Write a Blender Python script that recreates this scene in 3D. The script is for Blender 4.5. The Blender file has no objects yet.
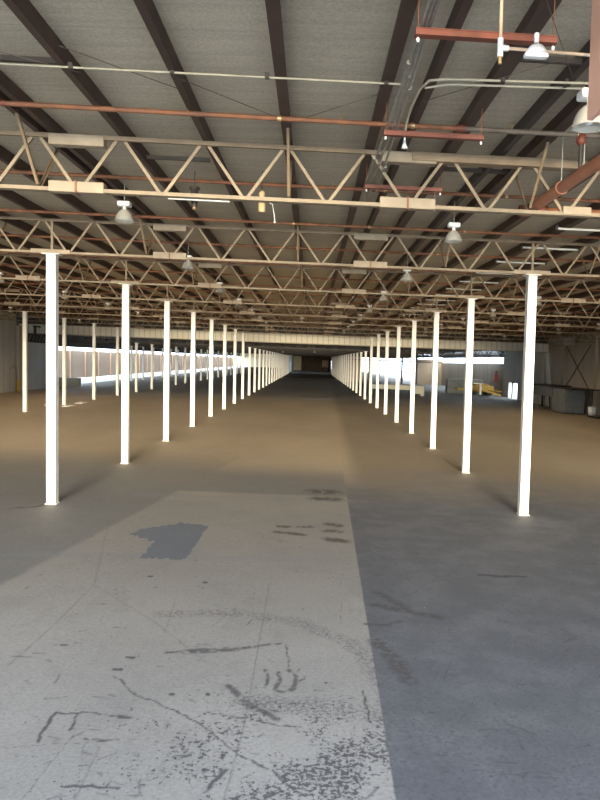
import bpy, math, random
from mathutils import Vector, Matrix
random.seed(7)
C = bpy.context.scene.collection
SLOPE, SKEW, BAY = -0.0163, 0.0717, 3.2886      # the floor falls to the right, the bays run slightly askew
EYE, FOC = 1.8274, 698.76
Y0 = 8.502                                       # first row of columns
FASCIA = 34.1
def T(p): return Vector((p[0], p[1] + SKEW*p[0], p[2] + SLOPE*p[0]))
def W(p): return Vector((p[0], p[1], p[2] + SLOPE*p[0]))

# ------------------------------------------------------------------ materials
def mat(name, col, rough=.6, metal=0, var=.12, scale=3., stretch=(1,1,1), col2=None, bump=0, spec=.5, thr=(.35,.7)):
    m = bpy.data.materials.new(name); m.use_nodes = True
    nt = m.node_tree; N = nt.nodes; L = nt.links
    b = N['Principled BSDF']; b.inputs['Roughness'].default_value = rough; b.inputs['Metallic'].default_value = metal
    b.inputs['Specular IOR Level'].default_value = spec
    tc = N.new('ShaderNodeNewGeometry'); mp = N.new('ShaderNodeMapping'); mp.inputs['Scale'].default_value = stretch
    L.new(tc.outputs['Position'], mp.inputs['Vector'])
    n = N.new('ShaderNodeTexNoise'); n.inputs['Scale'].default_value = scale; n.inputs['Detail'].default_value = 6
    L.new(mp.outputs[0], n.inputs['Vector'])
    r = N.new('ShaderNodeValToRGB'); r.color_ramp.elements[0].position = thr[0]; r.color_ramp.elements[1].position = thr[1]
    c2 = col2 or tuple(c*(1-var*2) for c in col)
    r.color_ramp.elements[0].color = (*c2, 1); r.color_ramp.elements[1].color = (*col, 1)
    L.new(n.outputs['Fac'], r.inputs[0]); L.new(r.outputs[0], b.inputs['Base Color'])
    if bump:
        bp = N.new('ShaderNodeBump'); bp.inputs['Strength'].default_value = bump; bp.inputs['Distance'].default_value = .01
        L.new(n.outputs['Fac'], bp.inputs['Height']); L.new(bp.outputs[0], b.inputs['Normal'])
    return m
M = {}
M['white'] = mat('white_paint', (.86,.83,.76), .45, var=.03, scale=5)
M['truss'] = mat('tan_truss_paint', (.31,.23,.14), .6, var=.14, scale=7)
M['plate'] = mat('tan_plate_paint', (.38,.29,.19), .6, var=.10, scale=9)
M['purlin'] = mat('brown_primer_steel', (.085,.048,.033), .65, var=.2, scale=4)
M['topchord'] = mat('brown_top_chord', (.29,.20,.115), .6, var=.15, scale=6)
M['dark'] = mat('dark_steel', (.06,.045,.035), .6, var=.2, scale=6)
M['rust'] = mat('rusty_pipe', (.31,.115,.045), .65, var=.2, scale=9, col2=(.17,.07,.035))
M['rustd'] = mat('dull_pipe', (.16,.12,.085), .6, var=.2, scale=9)
M['red'] = mat('red_primer_channel', (.22,.058,.03), .55, var=.2, scale=8)
M['main'] = mat('red_main_pipe', (.50,.19,.10), .5, var=.12, scale=6)
M['salmon'] = mat('salmon_steel', (.74,.40,.28), .55, var=.06, scale=3)
M['galv'] = mat('galvanised', (.42,.41,.37), .4, .6, var=.15, scale=14)
M['conduit'] = mat('pale_conduit', (.46,.40,.28), .5, .1, var=.08, scale=10)
M['fix'] = mat('fixture_white', (.85,.84,.80), .35, var=.02)
M['tanpipe'] = mat('tan_pipe', (.58,.42,.28), .5, var=.12, scale=12)
M['black'] = mat('black_plastic', (.03,.025,.02), .5)
M['amber'] = mat('amber_plastic', (.72,.50,.25), .45, var=.05)
M['brass'] = mat('brass_fitting', (.55,.38,.18), .35, .6)
M['yellow'] = mat('yellow_paint', (.62,.40,.06), .5, var=.12, scale=8)
M['redext'] = mat('red_paint', (.45,.04,.03), .4)
M['cream'] = mat('cream_paint', (.55,.47,.34), .6, var=.06, scale=2)
M['greyst'] = mat('grey_steel_panel', (.24,.25,.23), .5, var=.12, scale=5)
M['wood'] = mat('pale_wood', (.45,.34,.2), .6)
M['concrete'] = mat('barrier_concrete', (.42,.40,.33), .8, var=.08, scale=4)
M['pale'] = mat('pale_apron_concrete', (.72,.70,.66), .85, var=.04, scale=1)
M['brownwall'] = mat('brown_partition', (.10,.075,.05), .8, var=.2, scale=2)
M['tube'] = mat('fluorescent_tube', (.80,.78,.68), .3, var=.02)

def ribbed(name, col, dirty, pitch=.3, axis='Y', depth=.35, rough=.6, dirtscale=.5):
    """sheet wall: narrow grooves every `pitch` along one axis, soft dirt"""
    m = bpy.data.materials.new(name); m.use_nodes = True
    nt = m.node_tree; N = nt.nodes; L = nt.links; b = N['Principled BSDF']; b.inputs['Roughness'].default_value = rough
    g = N.new('ShaderNodeNewGeometry'); s = N.new('ShaderNodeSeparateXYZ'); L.new(g.outputs['Position'], s.inputs[0])
    a = N.new('ShaderNodeMath'); a.operation = 'MULTIPLY'; a.inputs[1].default_value = 1/pitch; L.new(s.outputs[axis], a.inputs[0])
    f = N.new('ShaderNodeMath'); f.operation = 'FRACT'; L.new(a.outputs[0], f.inputs[0])
    r = N.new('ShaderNodeValToRGB'); e = r.color_ramp.elements
    e[0].position = 0; e[0].color = (1-depth,)*3+(1,); e[1].position = .12; e[1].color = (1,1,1,1)
    x = e.new(.88); x.color = (1,1,1,1); x = e.new(1.); x.color = (1-depth,)*3+(1,)
    L.new(f.outputs[0], r.inputs[0])
    n = N.new('ShaderNodeTexNoise'); n.inputs['Scale'].default_value = dirtscale; n.inputs['Detail'].default_value = 5
    L.new(g.outputs['Position'], n.inputs['Vector'])
    r2 = N.new('ShaderNodeValToRGB'); r2.color_ramp.elements[0].position = .35; r2.color_ramp.elements[1].position = .68
    r2.color_ramp.elements[0].color = (*dirty,1); r2.color_ramp.elements[1].color = (*col,1); L.new(n.outputs['Fac'], r2.inputs[0])
    mx = N.new('ShaderNodeMix'); mx.data_type = 'RGBA'; mx.blend_type = 'MULTIPLY'; mx.inputs['Factor'].default_value = 1
    L.new(r2.outputs[0], mx.inputs['A']); L.new(r.outputs[0], mx.inputs['B']); L.new(mx.outputs['Result'], b.inputs['Base Color'])
    return m
M['wall'] = ribbed('siding_wall', (.66,.62,.54), (.55,.52,.45), .61, 'Y', .22)
M['wall2'] = ribbed('grey_siding', (.62,.61,.56), (.54,.53,.49), .8, 'Y', .10)
M['rwall'] = ribbed('right_siding', (.56,.48,.36), (.46,.39,.29), .95, 'Y', .14)
M['fascia'] = ribbed('fascia_sheet', (.92,.86,.71), (.82,.76,.61), .26, 'X', .36)
M['fence'] = ribbed('fence_panel', (.30,.20,.13), (.25,.17,.11), 3.2, 'Y', .3, dirtscale=.2)
M['tanpanel'] = ribbed('tan_panel', (.36,.28,.20), (.30,.24,.17), 1.2, 'Y', .3)
M['xwall'] = ribbed('cross_siding', (.45,.42,.36), (.38,.35,.3), .6, 'X', .2)

# roof deck: grey brown board with streaks across and lap lines
def deck_mat():
    m = bpy.data.materials.new('roof_deck'); m.use_nodes = True
    nt = m.node_tree; N = nt.nodes; L = nt.links; b = N['Principled BSDF']; b.inputs['Roughness'].default_value = .85
    g = N.new('ShaderNodeNewGeometry')
    def noise(sc, det, st):
        mp = N.new('ShaderNodeMapping'); mp.inputs['Scale'].default_value = st; L.new(g.outputs['Position'], mp.inputs['Vector'])
        n = N.new('ShaderNodeTexNoise'); n.inputs['Scale'].default_value = sc; n.inputs['Detail'].default_value = det
        L.new(mp.outputs[0], n.inputs['Vector']); return n
    def ramp(src, p0, c0, p1, c1):
        r = N.new('ShaderNodeValToRGB'); e = r.color_ramp.elements
        e[0].position = p0; e[0].color = (*c0,1); e[1].position = p1; e[1].color = (*c1,1); L.new(src, r.inputs[0]); return r
    def mul(a, c):
        x = N.new('ShaderNodeMix'); x.data_type = 'RGBA'; x.blend_type = 'MULTIPLY'; x.inputs['Factor'].default_value = 1
        L.new(a, x.inputs['A']); L.new(c, x.inputs['B']); return x.outputs['Result']
    big = ramp(noise(1.1, 5, (1,1,1)).outputs['Fac'], .3, (.50,.43,.315), .7, (.61,.525,.39))
    fine = ramp(noise(60, 2, (1,1,1)).outputs['Fac'], .35, (.86,)*3, .65, (1.06,)*3)
    streak = ramp(noise(2.2, 4, (.5,9,1)).outputs['Fac'], .30, (.88,)*3, .62, (1.03,)*3)
    s = N.new('ShaderNodeSeparateXYZ'); L.new(g.outputs['Position'], s.inputs[0])
    a = N.new('ShaderNodeMath'); a.operation = 'MULTIPLY'; a.inputs[1].default_value = 1/.61; L.new(s.outputs['Y'], a.inputs[0])
    f = N.new('ShaderNodeMath'); f.operation = 'FRACT'; L.new(a.outputs[0], f.inputs[0])
    lap = ramp(f.outputs[0], .0, (.84,)*3, .025, (1,)*3)
    L.new(mul(mul(mul(big.outputs[0], fine.outputs[0]), streak.outputs[0]), lap.outputs[0]), b.inputs['Base Color'])
    return m
M['deck'] = deck_mat()
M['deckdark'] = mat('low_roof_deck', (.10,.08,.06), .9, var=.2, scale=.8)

# glass for lamp globes
def glass_mat():
    m = bpy.data.materials.new('lamp_glass'); m.use_nodes = True
    b = m.node_tree.nodes['Principled BSDF']; b.inputs['Base Color'].default_value = (.62,.58,.48,1)
    b.inputs['Roughness'].default_value = .22; b.inputs['Transmission Weight'].default_value = .35; b.inputs['IOR'].default_value = 1.3
    return m
M['glass'] = glass_mat()

# ---- floor -----------------------------------------------------------------
def floor_mat():
    m = bpy.data.materials.new('worn_concrete_floor'); m.use_nodes = True
    nt = m.node_tree; N = nt.nodes; L = nt.links; b = N['Principled BSDF']
    g = N.new('ShaderNodeNewGeometry'); pos = g.outputs['Position']
    def math_(op, a, c=None, clamp=False):
        n = N.new('ShaderNodeMath'); n.operation = op; n.use_clamp = clamp
        for i, v in enumerate((a, c)):
            if v is None: continue
            if isinstance(v, (int, float)): n.inputs[i].default_value = v
            else: L.new(v, n.inputs[i])
        return n.outputs[0]
    def noise(sc, det=4, st=(1,1,1), rough=.5, src=None):
        mp = N.new('ShaderNodeMapping'); mp.inputs['Scale'].default_value = st; L.new(src or pos, mp.inputs['Vector'])
        n = N.new('ShaderNodeTexNoise'); n.inputs['Scale'].default_value = sc; n.inputs['Detail'].default_value = det
        n.inputs['Roughness'].default_value = rough; L.new(mp.outputs[0], n.inputs['Vector']); return n
    def step(v, lo, hi):
        n = N.new('ShaderNodeMapRange'); n.interpolation_type = 'SMOOTHSTEP'; L.new(v, n.inputs['Value'])
        n.inputs['From Min'].default_value = lo; n.inputs['From Max'].default_value = hi; return n.outputs['Result']
    def mixc(fac, a, c, blend='MIX'):
        x = N.new('ShaderNodeMix'); x.data_type = 'RGBA'; x.blend_type = blend
        if isinstance(fac, (int, float)): x.inputs['Factor'].default_value = fac
        else: L.new(fac, x.inputs['Factor'])
        for k, v in (('A', a), ('B', c)):
            if isinstance(v, tuple): x.inputs[k].default_value = (*v, 1)
            else: L.new(v, x.inputs[k])
        return x.outputs['Result']
    # warped position so that every mark has a ragged edge
    wn = noise(6, 3); wsub = N.new('ShaderNodeVectorMath'); wsub.operation = 'SUBTRACT'; wsub.inputs[1].default_value = (.5,.5,.5)
    L.new(wn.outputs['Color'], wsub.inputs[0])
    wsc = N.new('ShaderNodeVectorMath'); wsc.operation = 'SCALE'; wsc.inputs['Scale'].default_value = .05; L.new(wsub.outputs[0], wsc.inputs[0])
    wad = N.new('ShaderNodeVectorMath'); wad.operation = 'ADD'; L.new(pos, wad.inputs[0]); L.new(wsc.outputs[0], wad.inputs[1])
    wpos = wad.outputs[0]
    s = N.new('ShaderNodeSeparateXYZ'); L.new(wpos, s.inputs[0]); X, Y = s.outputs['X'], s.outputs['Y']
    s0 = N.new('ShaderNodeSeparateXYZ'); L.new(pos, s0.inputs[0]); X0, YY0 = s0.outputs['X'], s0.outputs['Y']
    def attr(nm):
        n = N.new('ShaderNodeAttribute'); n.attribute_type = 'GEOMETRY'; n.attribute_name = nm
        q = N.new('ShaderNodeSeparateColor'); L.new(n.outputs['Color'], q.inputs[0]); return q.outputs
    m1 = attr('marks'); m2 = attr('wear')
    # base tones
    big = noise(.55, 5); mid = noise(2.6, 6, rough=.6); fine = noise(55, 3); spk = noise(42, 5, rough=.72)
    light = mixc(step(big.outputs['Fac'], .35, .68), (.298,.296,.300), (.362,.360,.364))
    light = mixc(math_('MULTIPLY', step(mid.outputs['Fac'], .5, .72), .35), light, (.25,.25,.25))
    light = mixc(math_('MULTIPLY', step(math_('ADD', YY0, math_('MULTIPLY', big.outputs['Fac'], 2.0)), 4.6, 8.0), .62), light, (.235,.228,.215))  # slab darkens away from the camera, light fall-off put into the colour
    light = mixc(math_('MULTIPLY', step(noise(1.7, 6, (1,.6,1), .7).outputs['Fac'], .50, .66), .35), light, (.215,.215,.225))
    coat = mixc(step(mid.outputs['Fac'], .38, .66), (.120,.130,.152), (.158,.169,.194))
    coat = mixc(math_('MULTIPLY', step(noise(11, 8, rough=.8).outputs['Fac'], .54, .64), .38), coat, (.085,.09,.115))
    coat = mixc(math_('MULTIPLY', step(spk.outputs['Fac'], .55, .66), .4), coat, (.07,.075,.09))
    # edge of the painted coat on the right, following the old slab joint
    edge = math_('SUBTRACT', math_('ADD', math_('MULTIPLY', X0, .8), math_('MULTIPLY', X, .2)), math_('ADD', math_('MULTIPLY', YY0, .0185), .335))
    cm = step(edge, -.004, .008)
    col = mixc(cm, light, coat)
    # farther in, the floor colour turns tan, then darker
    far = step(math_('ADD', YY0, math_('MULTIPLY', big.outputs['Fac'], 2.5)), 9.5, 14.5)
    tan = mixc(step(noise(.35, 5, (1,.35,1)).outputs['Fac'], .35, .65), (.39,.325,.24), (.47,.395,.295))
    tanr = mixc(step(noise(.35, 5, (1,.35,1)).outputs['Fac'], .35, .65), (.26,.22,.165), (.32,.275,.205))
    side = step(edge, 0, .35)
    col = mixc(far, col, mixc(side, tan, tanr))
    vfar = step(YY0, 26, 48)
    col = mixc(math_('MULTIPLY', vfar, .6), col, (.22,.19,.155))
    # grey older slab: to the left and as a band across
    dl = math_('ADD', X, math_('MULTIPLY', YY0, .012))
    oldl = math_('SUBTRACT', 1, step(math_('SUBTRACT', dl, math_('MULTIPLY', math_('SUBTRACT', YY0, 5.1), .16)), -2.40, -2.30))
    band = math_('MULTIPLY', step(YY0, 9.3, 9.45), math_('SUBTRACT', 1, step(YY0, 10.6, 12.5)))
    old = math_('MULTIPLY', math_('MULTIPLY', math_('MAXIMUM', oldl, band), math_('SUBTRACT', 1, cm)), .66)
    old = math_('MULTIPLY', old, math_('SUBTRACT', 1, step(YY0, 10.5, 13.5)))
    col = mixc(old, col, (.150,.158,.172))
    # soft bluish strips on the light slab
    st = m1['Green']
    col = mixc(math_('MULTIPLY', st, .45), col, (.22,.235,.27))
    # blue grey patch
    patch = m1['Blue']
    col = mixc(math_('MULTIPLY', step(patch, .02, .10), .85), col, (.125,.150,.200))
    # dark rubber smudges and tyre marks
    sm = m1['Red']
    sm = math_('MULTIPLY', step(sm, 0, .8), step(noise(9, 4, (1,.5,1)).outputs['Fac'], .28, .50))
    col = mixc(math_('MULTIPLY', sm, .85), col, (.07,.068,.066))
    ty = m2['Red']
    tm = math_('MULTIPLY', step(ty, 0, .75), step(noise(22, 4, (1,1,1)).outputs['Fac'], .30, .56))
    col = mixc(math_('MULTIPLY', tm, .85), col, (.085,.085,.095))
    t2 = m2['Green']
    t2 = math_('MULTIPLY', step(t2, 0, .6), step(noise(48, 3, (1,1,1)).outputs['Fac'], .42, .6))
    col = mixc(math_('MULTIPLY', t2, .5), col, (.11,.11,.12))
    # cracks, scored lines and gouges
    cr = m2['Blue']
    col = mixc(math_('MULTIPLY', step(cr, 0, .85), .85), col, (.06,.06,.07))
    # flaked dark pitting, thickest near the joint at the front
    near = math_('SUBTRACT', 1, step(YY0, 3.2, 4.1))
    jx = step(X0, -1.2, -.1)
    dens = math_('MULTIPLY', near, math_('ADD', math_('MULTIPLY', jx, .85), .15))
    dens = math_('MULTIPLY', dens, step(mid.outputs['Fac'], .34, .58))
    pit = step(math_('ADD', spk.outputs['Fac'], math_('MULTIPLY', dens, .17)), .645, .685)
    pit = math_('MULTIPLY', pit, math_('SUBTRACT', 1, math_('MULTIPLY', cm, .75)))
    col = mixc(math_('MULTIPLY', pit, .95), col, (.085,.085,.10))
    v = N.new('ShaderNodeTexVoronoi'); v.inputs['Scale'].default_value = 7; L.new(pos, v.inputs['Vector'])
    wsp = math_('MULTIPLY', math_('SUBTRACT', 1, step(v.outputs['Distance'], .03, .055)), step(big.outputs['Fac'], .50, .6))
    col = mixc(math_('MULTIPLY', wsp, math_('MULTIPLY', cm, .8)), col, (.6,.6,.6))
    v2 = N.new('ShaderNodeTexVoronoi'); v2.inputs['Scale'].default_value = 12; L.new(wpos, v2.inputs['Vector'])
    bsp = math_('MULTIPLY', math_('SUBTRACT', 1, step(v2.outputs['Distance'], .05, .09)), step(mid.outputs['Fac'], .44, .56))
    col = mixc(math_('MULTIPLY', bsp, .7), col, (.05,.05,.055))
    w = noise(7, 5, (6,.5,1), .65); w2 = noise(7, 5, (.5,7,1), .65)
    scr = math_('MAXIMUM', step(w.outputs['Fac'], .66, .72), step(w2.outputs['Fac'], .66, .71))
    col = mixc(math_('MULTIPLY', scr, .34), col, (.10,.10,.105))
    col = mixc(1, col, mixc(step(fine.outputs['Fac'], .3, .7), (.90,.90,.90), (1.07,1.07,1.07)), 'MULTIPLY')
    # white painted band across the aisle far down the hall
    wl = math_('MULTIPLY', math_('MULTIPLY', step(YY0, 66.5, 66.6), math_('SUBTRACT', 1, step(YY0, 71.0, 71.1))), math_('MULTIPLY', step(X0, -3.1, -3.0), math_('SUBTRACT', 1, step(X0, 2.5, 2.6))))
    col = mixc(math_('MULTIPLY', wl, .8), col, (.55,.55,.52))
    L.new(col, b.inputs['Base Color'])
    rr = N.new('ShaderNodeMapRange'); L.new(mid.outputs['Fac'], rr.inputs['Value']); rr.inputs['To Min'].default_value = .62; rr.inputs['To Max'].default_value = .8; b.inputs['Specular IOR Level'].default_value = .3
    L.new(rr.outputs['Result'], b.inputs['Roughness'])
    bp = N.new('ShaderNodeBump'); bp.inputs['Strength'].default_value = .12; bp.inputs['Distance'].default_value = .01
    L.new(mid.outputs['Fac'], bp.inputs['Height']); L.new(bp.outputs[0], b.inputs['Normal'])
    return m
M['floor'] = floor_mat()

# ------------------------------------------------------------------ mesh builder
class MB:
    def __init__(s): s.v = []; s.f = []; s.sm = []
    def add(s, vs, fs, smooth=False):
        o = len(s.v); s.v += [Vector(p) for p in vs]
        for f in fs: s.f.append([i+o for i in f]); s.sm.append(smooth)
        return s
    def box(s, x0, x1, y0, y1, z0, z1, bev=0):
        if bev:
            b = bev; pts = []
            prof = [(x0+b,y0),(x1-b,y0),(x1,y0+b),(x1,y1-b),(x1-b,y1),(x0+b,y1),(x0,y1-b),(x0,y0+b)]
            inn = [(x0+b,y0+b),(x1-b,y0+b),(x1-b,y0+b),(x1-b,y1-b),(x1-b,y1-b),(x0+b,y1-b),(x0+b,y1-b),(x0+b,y0+b)]
            n = 8
            for z, pr in ((z0, inn), (z0+b, prof), (z1-b, prof), (z1, inn)): pts += [(x,y,z) for x,y in pr]
            fs = [[r*n+i, r*n+(i+1)%n, (r+1)*n+(i+1)%n, (r+1)*n+i] for r in range(3) for i in range(n)]
            fs += [list(range(n))[::-1], [3*n+i for i in range(n)]]
            return s.add(pts, fs)
        v = [(x,y,z) for z in (z0,z1) for x,y in ((x0,y0),(x1,y0),(x1,y1),(x0,y1))]
        return s.add(v, [[0,3,2,1],[4,5,6,7],[0,1,5,4],[1,2,6,5],[2,3,7,6],[3,0,4,7]])
    def bar(s, a, b, w, h, up=(0,0,1)):
        a, b = Vector(a), Vector(b); d = (b-a).normalized(); u = Vector(up)
        if abs(d.dot(u)) > .99: u = Vector((0,1,0))
        r = d.cross(u).normalized(); u = r.cross(d)
        v = [p + r*sx*w/2 + u*sz*h/2 for p in (a,b) for sx,sz in ((-1,-1),(1,-1),(1,1),(-1,1))]
        return s.add(v, [[0,1,2,3],[7,6,5,4],[0,4,5,1],[1,5,6,2],[2,6,7,3],[3,7,4,0]])
    def angle(s, a, b, w, t, up=(0,0,1), flip=1):
        """L section between two points"""
        a, b = Vector(a), Vector(b); d = (b-a).normalized(); u = Vector(up)
        if abs(d.dot(u)) > .99: u = Vector((0,1,0))
        r = d.cross(u).normalized(); u = r.cross(d)
        pr = [(-w/2,-w/2),(w/2,-w/2),(w/2,-w/2+t),(-w/2+t,-w/2+t),(-w/2+t,w/2),(-w/2,w/2)]
        v = [p + r*x*flip + u*z for p in (a,b) for x,z in pr]; n = 6
        return s.add(v, [[i,(i+1)%n,(i+1)%n+n,i+n] for i in range(n)] + [[5,4,3,0],[3,2,1,0],[6,9,10,11],[6,7,8,9]])
    def tube(s, pts, r, n=8, cap=True, smooth=True):
        pts = [Vector(p) for p in pts]; rings = []
        for i, p in enumerate(pts):
            d = ((pts[min(i+1,len(pts)-1)] - pts[max(i-1,0)])).normalized()
            u = Vector((0,0,1)) if abs(d.z) < .9 else Vector((0,1,0))
            x = d.cross(u).normalized(); y = x.cross(d)
            rad = r[i] if isinstance(r, (list,tuple)) else r
            rings.append([p + (x*math.cos(t)+y*math.sin(t))*rad for t in (2*math.pi*k/n for k in range(n))])
        v = [q for R in rings for q in R]
        fs = [[j*n+i, (j+1)*n+i, (j+1)*n+(i+1)%n, j*n+(i+1)%n] for j in range(len(rings)-1) for i in range(n)]
        s.add(v, fs, smooth)
        if cap: s.add(rings[0], [list(range(n))[::-1]]); s.add(rings[-1], [list(range(n))])
        return s
    def lathe(s, c, prof, n=16, smooth=True):
        c = Vector(c); v = [c + Vector((r*math.cos(2*math.pi*k/n), r*math.sin(2*math.pi*k/n), z)) for r,z in prof for k in range(n)]
        fs = [[j*n+i, j*n+(i+1)%n, (j+1)*n+(i+1)%n, (j+1)*n+i] for j in range(len(prof)-1) for i in range(n)]
        return s.add(v, fs, smooth)
    def build(s, name, m, parent=None, base=None, warp=T):
        """coordinates are hall coordinates; base = hall coordinates of the thing's origin"""
        vs = [warp(p) for p in s.v]
        if parent is not None: org = parent['_o']; org = Vector(org)
        elif base is not None: org = warp(base)
        else:
            org = sum(vs, Vector())/len(vs); org.z = min(p.z for p in vs)
        me = bpy.data.meshes.new(name); me.from_pydata([p-org for p in vs], [], s.f)
        for p, q in zip(me.polygons, s.sm): p.use_smooth = q
        me.materials.append(M[m]); me.update()
        o = bpy.data.objects.new(name, me); C.objects.link(o)
        if parent is not None: o.parent = parent; o['_o'] = list(org)
        else: o.location = org; o['_o'] = list(org)
        return o
def tag(o, label, cat, group=None, kind=None):
    o['label'] = label; o['category'] = cat
    if group: o['group'] = group
    if kind: o['kind'] = kind
    return o
def empty(name, base, label, cat, group=None, warp=T):
    o = bpy.data.objects.new(name, None); C.objects.link(o); o.location = warp(base); o['_o'] = list(o.location)
    return tag(o, label, cat, group)
def struct(mb, name, m, warp=T):
    o = mb.build(name, m, warp=warp); o['kind'] = 'structure'; return o
def copy_thing(root, delta, label=None, group=None):
    """copy of a thing with copies of its parts, moved by delta (hall coordinates)"""
    r = root.copy(); C.objects.link(r); r.location = root.location + T(delta)
    if label: r['label'] = label
    if group: r['group'] = group
    for ch in list(root.children):
        c = ch.copy(); C.objects.link(c); c.parent = r
        for g in list(ch.children):
            d = g.copy(); C.objects.link(d); d.parent = c
    return r
ORD = ('first second third fourth fifth sixth seventh eighth ninth tenth eleventh twelfth thirteenth fourteenth fifteenth sixteenth '
       'seventeenth eighteenth nineteenth twentieth').split()

# ------------------------------------------------------------------ setting
XL, XR = -13.0, 11.7
YEND = 124.
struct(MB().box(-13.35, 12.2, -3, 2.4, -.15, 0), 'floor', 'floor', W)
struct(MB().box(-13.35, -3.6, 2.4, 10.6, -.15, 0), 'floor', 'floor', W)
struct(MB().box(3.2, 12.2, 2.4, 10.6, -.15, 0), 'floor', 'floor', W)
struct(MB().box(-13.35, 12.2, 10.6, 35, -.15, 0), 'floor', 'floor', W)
def worn_floor():
    """the slab in the foreground: a fine grid that stores where its stains, cracks and tyre marks lie"""
    import numpy as np
    ys = [2.4]
    while ys[-1] < 10.6: ys.append(ys[-1] + max(.006, .0011*ys[-1]**2))
    ys[-1] = 10.6
    xs = list(np.arange(-1.6, 1.0, .008)); 
    x = -1.6
    while x > -3.6: x -= .008 + .02*(-1.6-x+.1); xs.insert(0, x)
    xs[0] = -3.6; x = xs[-1]
    while x < 3.2: x += .010 + .02*(x-1.0+.1); xs.append(x)
    xs[-1] = 3.2
    xs = np.array(xs); ys = np.array(ys); nx, ny = len(xs), len(ys)
    X, Y = np.meshgrid(xs, ys); X = X.ravel(); Y = Y.ravel()
    rng = np.random.RandomState(3)
    co_ = np.stack([X, Y, SLOPE*X], 1)
    # ragged edges
    def wob(f, ph): return np.sin(X*f+ph+2.1*np.sin(Y*f*.7+ph)) * np.cos(Y*f*1.1+ph*1.7+1.3*np.sin(X*f*.8))
    wx = .012*wob(19, 1)+.008*wob(47, 2)+.004*wob(113, 3); wy = .016*wob(17, 4)+.009*wob(41, 5)+.005*wob(97, 6)
    def stroke(lst, wobble=1.):
        out = np.zeros(nx*ny); px, py = X+wx*wobble, Y+wy*wobble
        for pts, wd in lst:
            for (ax, ay), (bx_, by) in zip(pts, pts[1:]):
                dx, dy = bx_-ax, by-ay; h = np.clip(((px-ax)*dx+(py-ay)*dy)/(dx*dx+dy*dy), 0, 1)
                out = np.maximum(out, np.clip(1-np.hypot(px-ax-h*dx, py-ay-h*dy)/wd, 0, 1))
        return out
    strips = stroke([(((-2.7,6.13),(.34,6.34)),.14), (((-2.24,9.0),(.5,9.1)),.14)])
    poly = [(-1.80,6.98),(-1.70,7.28),(-1.55,7.38),(-1.40,7.55),(-1.20,7.50),(-1.10,7.42),(-1.09,7.0),(-1.10,6.78),(-1.12,6.55),(-1.09,6.42),(-1.12,6.22),(-1.40,6.17),(-1.50,6.22),(-1.50,6.62),(-1.52,6.80),(-1.64,6.85)]
    inside = np.zeros(nx*ny, bool); qx, qy = X+wx*1.4, Y+wy*2.
    for (ax, ay), (bx_, by) in zip(poly, poly[1:]+poly[:1]):
        hit = ((ay > qy) != (by > qy)); inside ^= hit & (qx < (bx_-ax)*(qy-ay)/(by-ay if by != ay else 1e-9)+ax)
    patch = inside.astype(float)
    smudge = stroke([(((.22,7.75),(.33,7.7)),.10), (((.20,7.45),(.34,7.45)),.09), (((.22,7.1),(.34,7.05)),.13), (((-.34,7.55),(.10,7.62)),.05),
                  (((-.34,7.3),(-.06,7.25)),.08), (((.1,9.7),(.3,9.7)),.25), (((.12,9.2),(.32,9.2)),.2)], 1.5)
    tyre = stroke([(((-.86,4.19),(-.74,4.24),(-.62,4.27),(-.41,4.31),(-.17,4.41)),.024), (((-.75,4.22),(-.45,4.28)),.045),
                  (tuple((-.125+.075*math.sin(t_/6.), 3.89+.14*math.cos(t_/6.)) for t_ in range(2, 22)),.022), (((-.24,4.02),(-.215,3.92),(-.23,3.8)),.016), (((-.10,3.76),(.0,3.94)),.014), (((-.16,3.99),(-.145,3.88),(-.17,3.78)),.022),
                  (((-.13,4.38),(-.10,4.06)),.010), (((-.42,3.78),(-.30,3.6),(-.14,3.46)),.035), (((.54,5.51),(.66,5.32),(.74,5.17)),.06),
                  (((.41,4.81),(.55,4.80),(.67,4.88)),.03), (((.46,4.5),(.56,4.2),(.60,3.95)),.09), (((.5,5.2),(.95,5.0)),.07)], .5)
    tread = stroke([(((-1.02,4.83),(-.55,4.91),(-.05,4.79),(.25,4.49),(.38,4.26),(.44,3.9)),.10), (((-.3,3.62),(.1,3.6),(.42,3.55)),.12)])
    crack = stroke([(((-1.10,3.86),(-1.03,3.81),(-.96,3.68),(-.87,3.63),(-.72,3.52),(-.57,3.43),(-.49,3.36),(-.34,3.16),(-.15,3.01),(-.01,2.86)),.009),
                  (((-1.24,3.15),(-1.26,3.26),(-1.26,3.42),(-1.21,3.42),(-1.14,3.44)),.016), (((-1.14,3.44),(-1.01,3.43),(-.88,3.41)),.011), (((-1.15,3.42),(-1.13,3.26)),.009),
                  (((-.51,3.5),(-.25,3.43),(-.02,3.38)),.008), (((.32,3.8),(.33,3.45)),.009), (((-3.45,7.92),(-3.18,8.06),(-3.13,8.28)),.05),
                  (((-.93,3.41),(-.87,3.41)),.020), (((-1.05,3.20),(-.93,3.20)),.008), (((-1.0,2.83),(-.78,2.83)),.014), (((-.40,2.86),(-.35,3.0)),.018)], .6)
    line = stroke([(((-1.72,3.93),(-1.69,4.6),(-1.68,5.39)),.010), (((-1.68,5.39),(-1.06,4.7),(-.6,4.09)),.010), (((-.31,5.6),(-.3,3.46),(-.33,2.7)),.009),
                  (((-.95,3.13),(-.93,2.7)),.009), (((-2.2,7.6),(-1.68,5.39)),.012)], .15)
    dashes = []
    for _ in range(150):
        y = 2.7 + 4.6*rng.rand()**1.6; x = -.42*y + rng.rand()*(.42*y+.35)
        if rng.rand() < .25: x = .4 + rng.rand()*.4*y
        a_ = rng.choice([0, .1, -.1, 1.5, .8, -.6]) + rng.randn()*.12; ln = .015 + .05*rng.rand()**2
        dashes.append((((x-ln*math.cos(a_), y-ln*math.sin(a_)), (x+ln*math.cos(a_), y+ln*math.sin(a_))),   .006+.008*rng.rand()))
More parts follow.
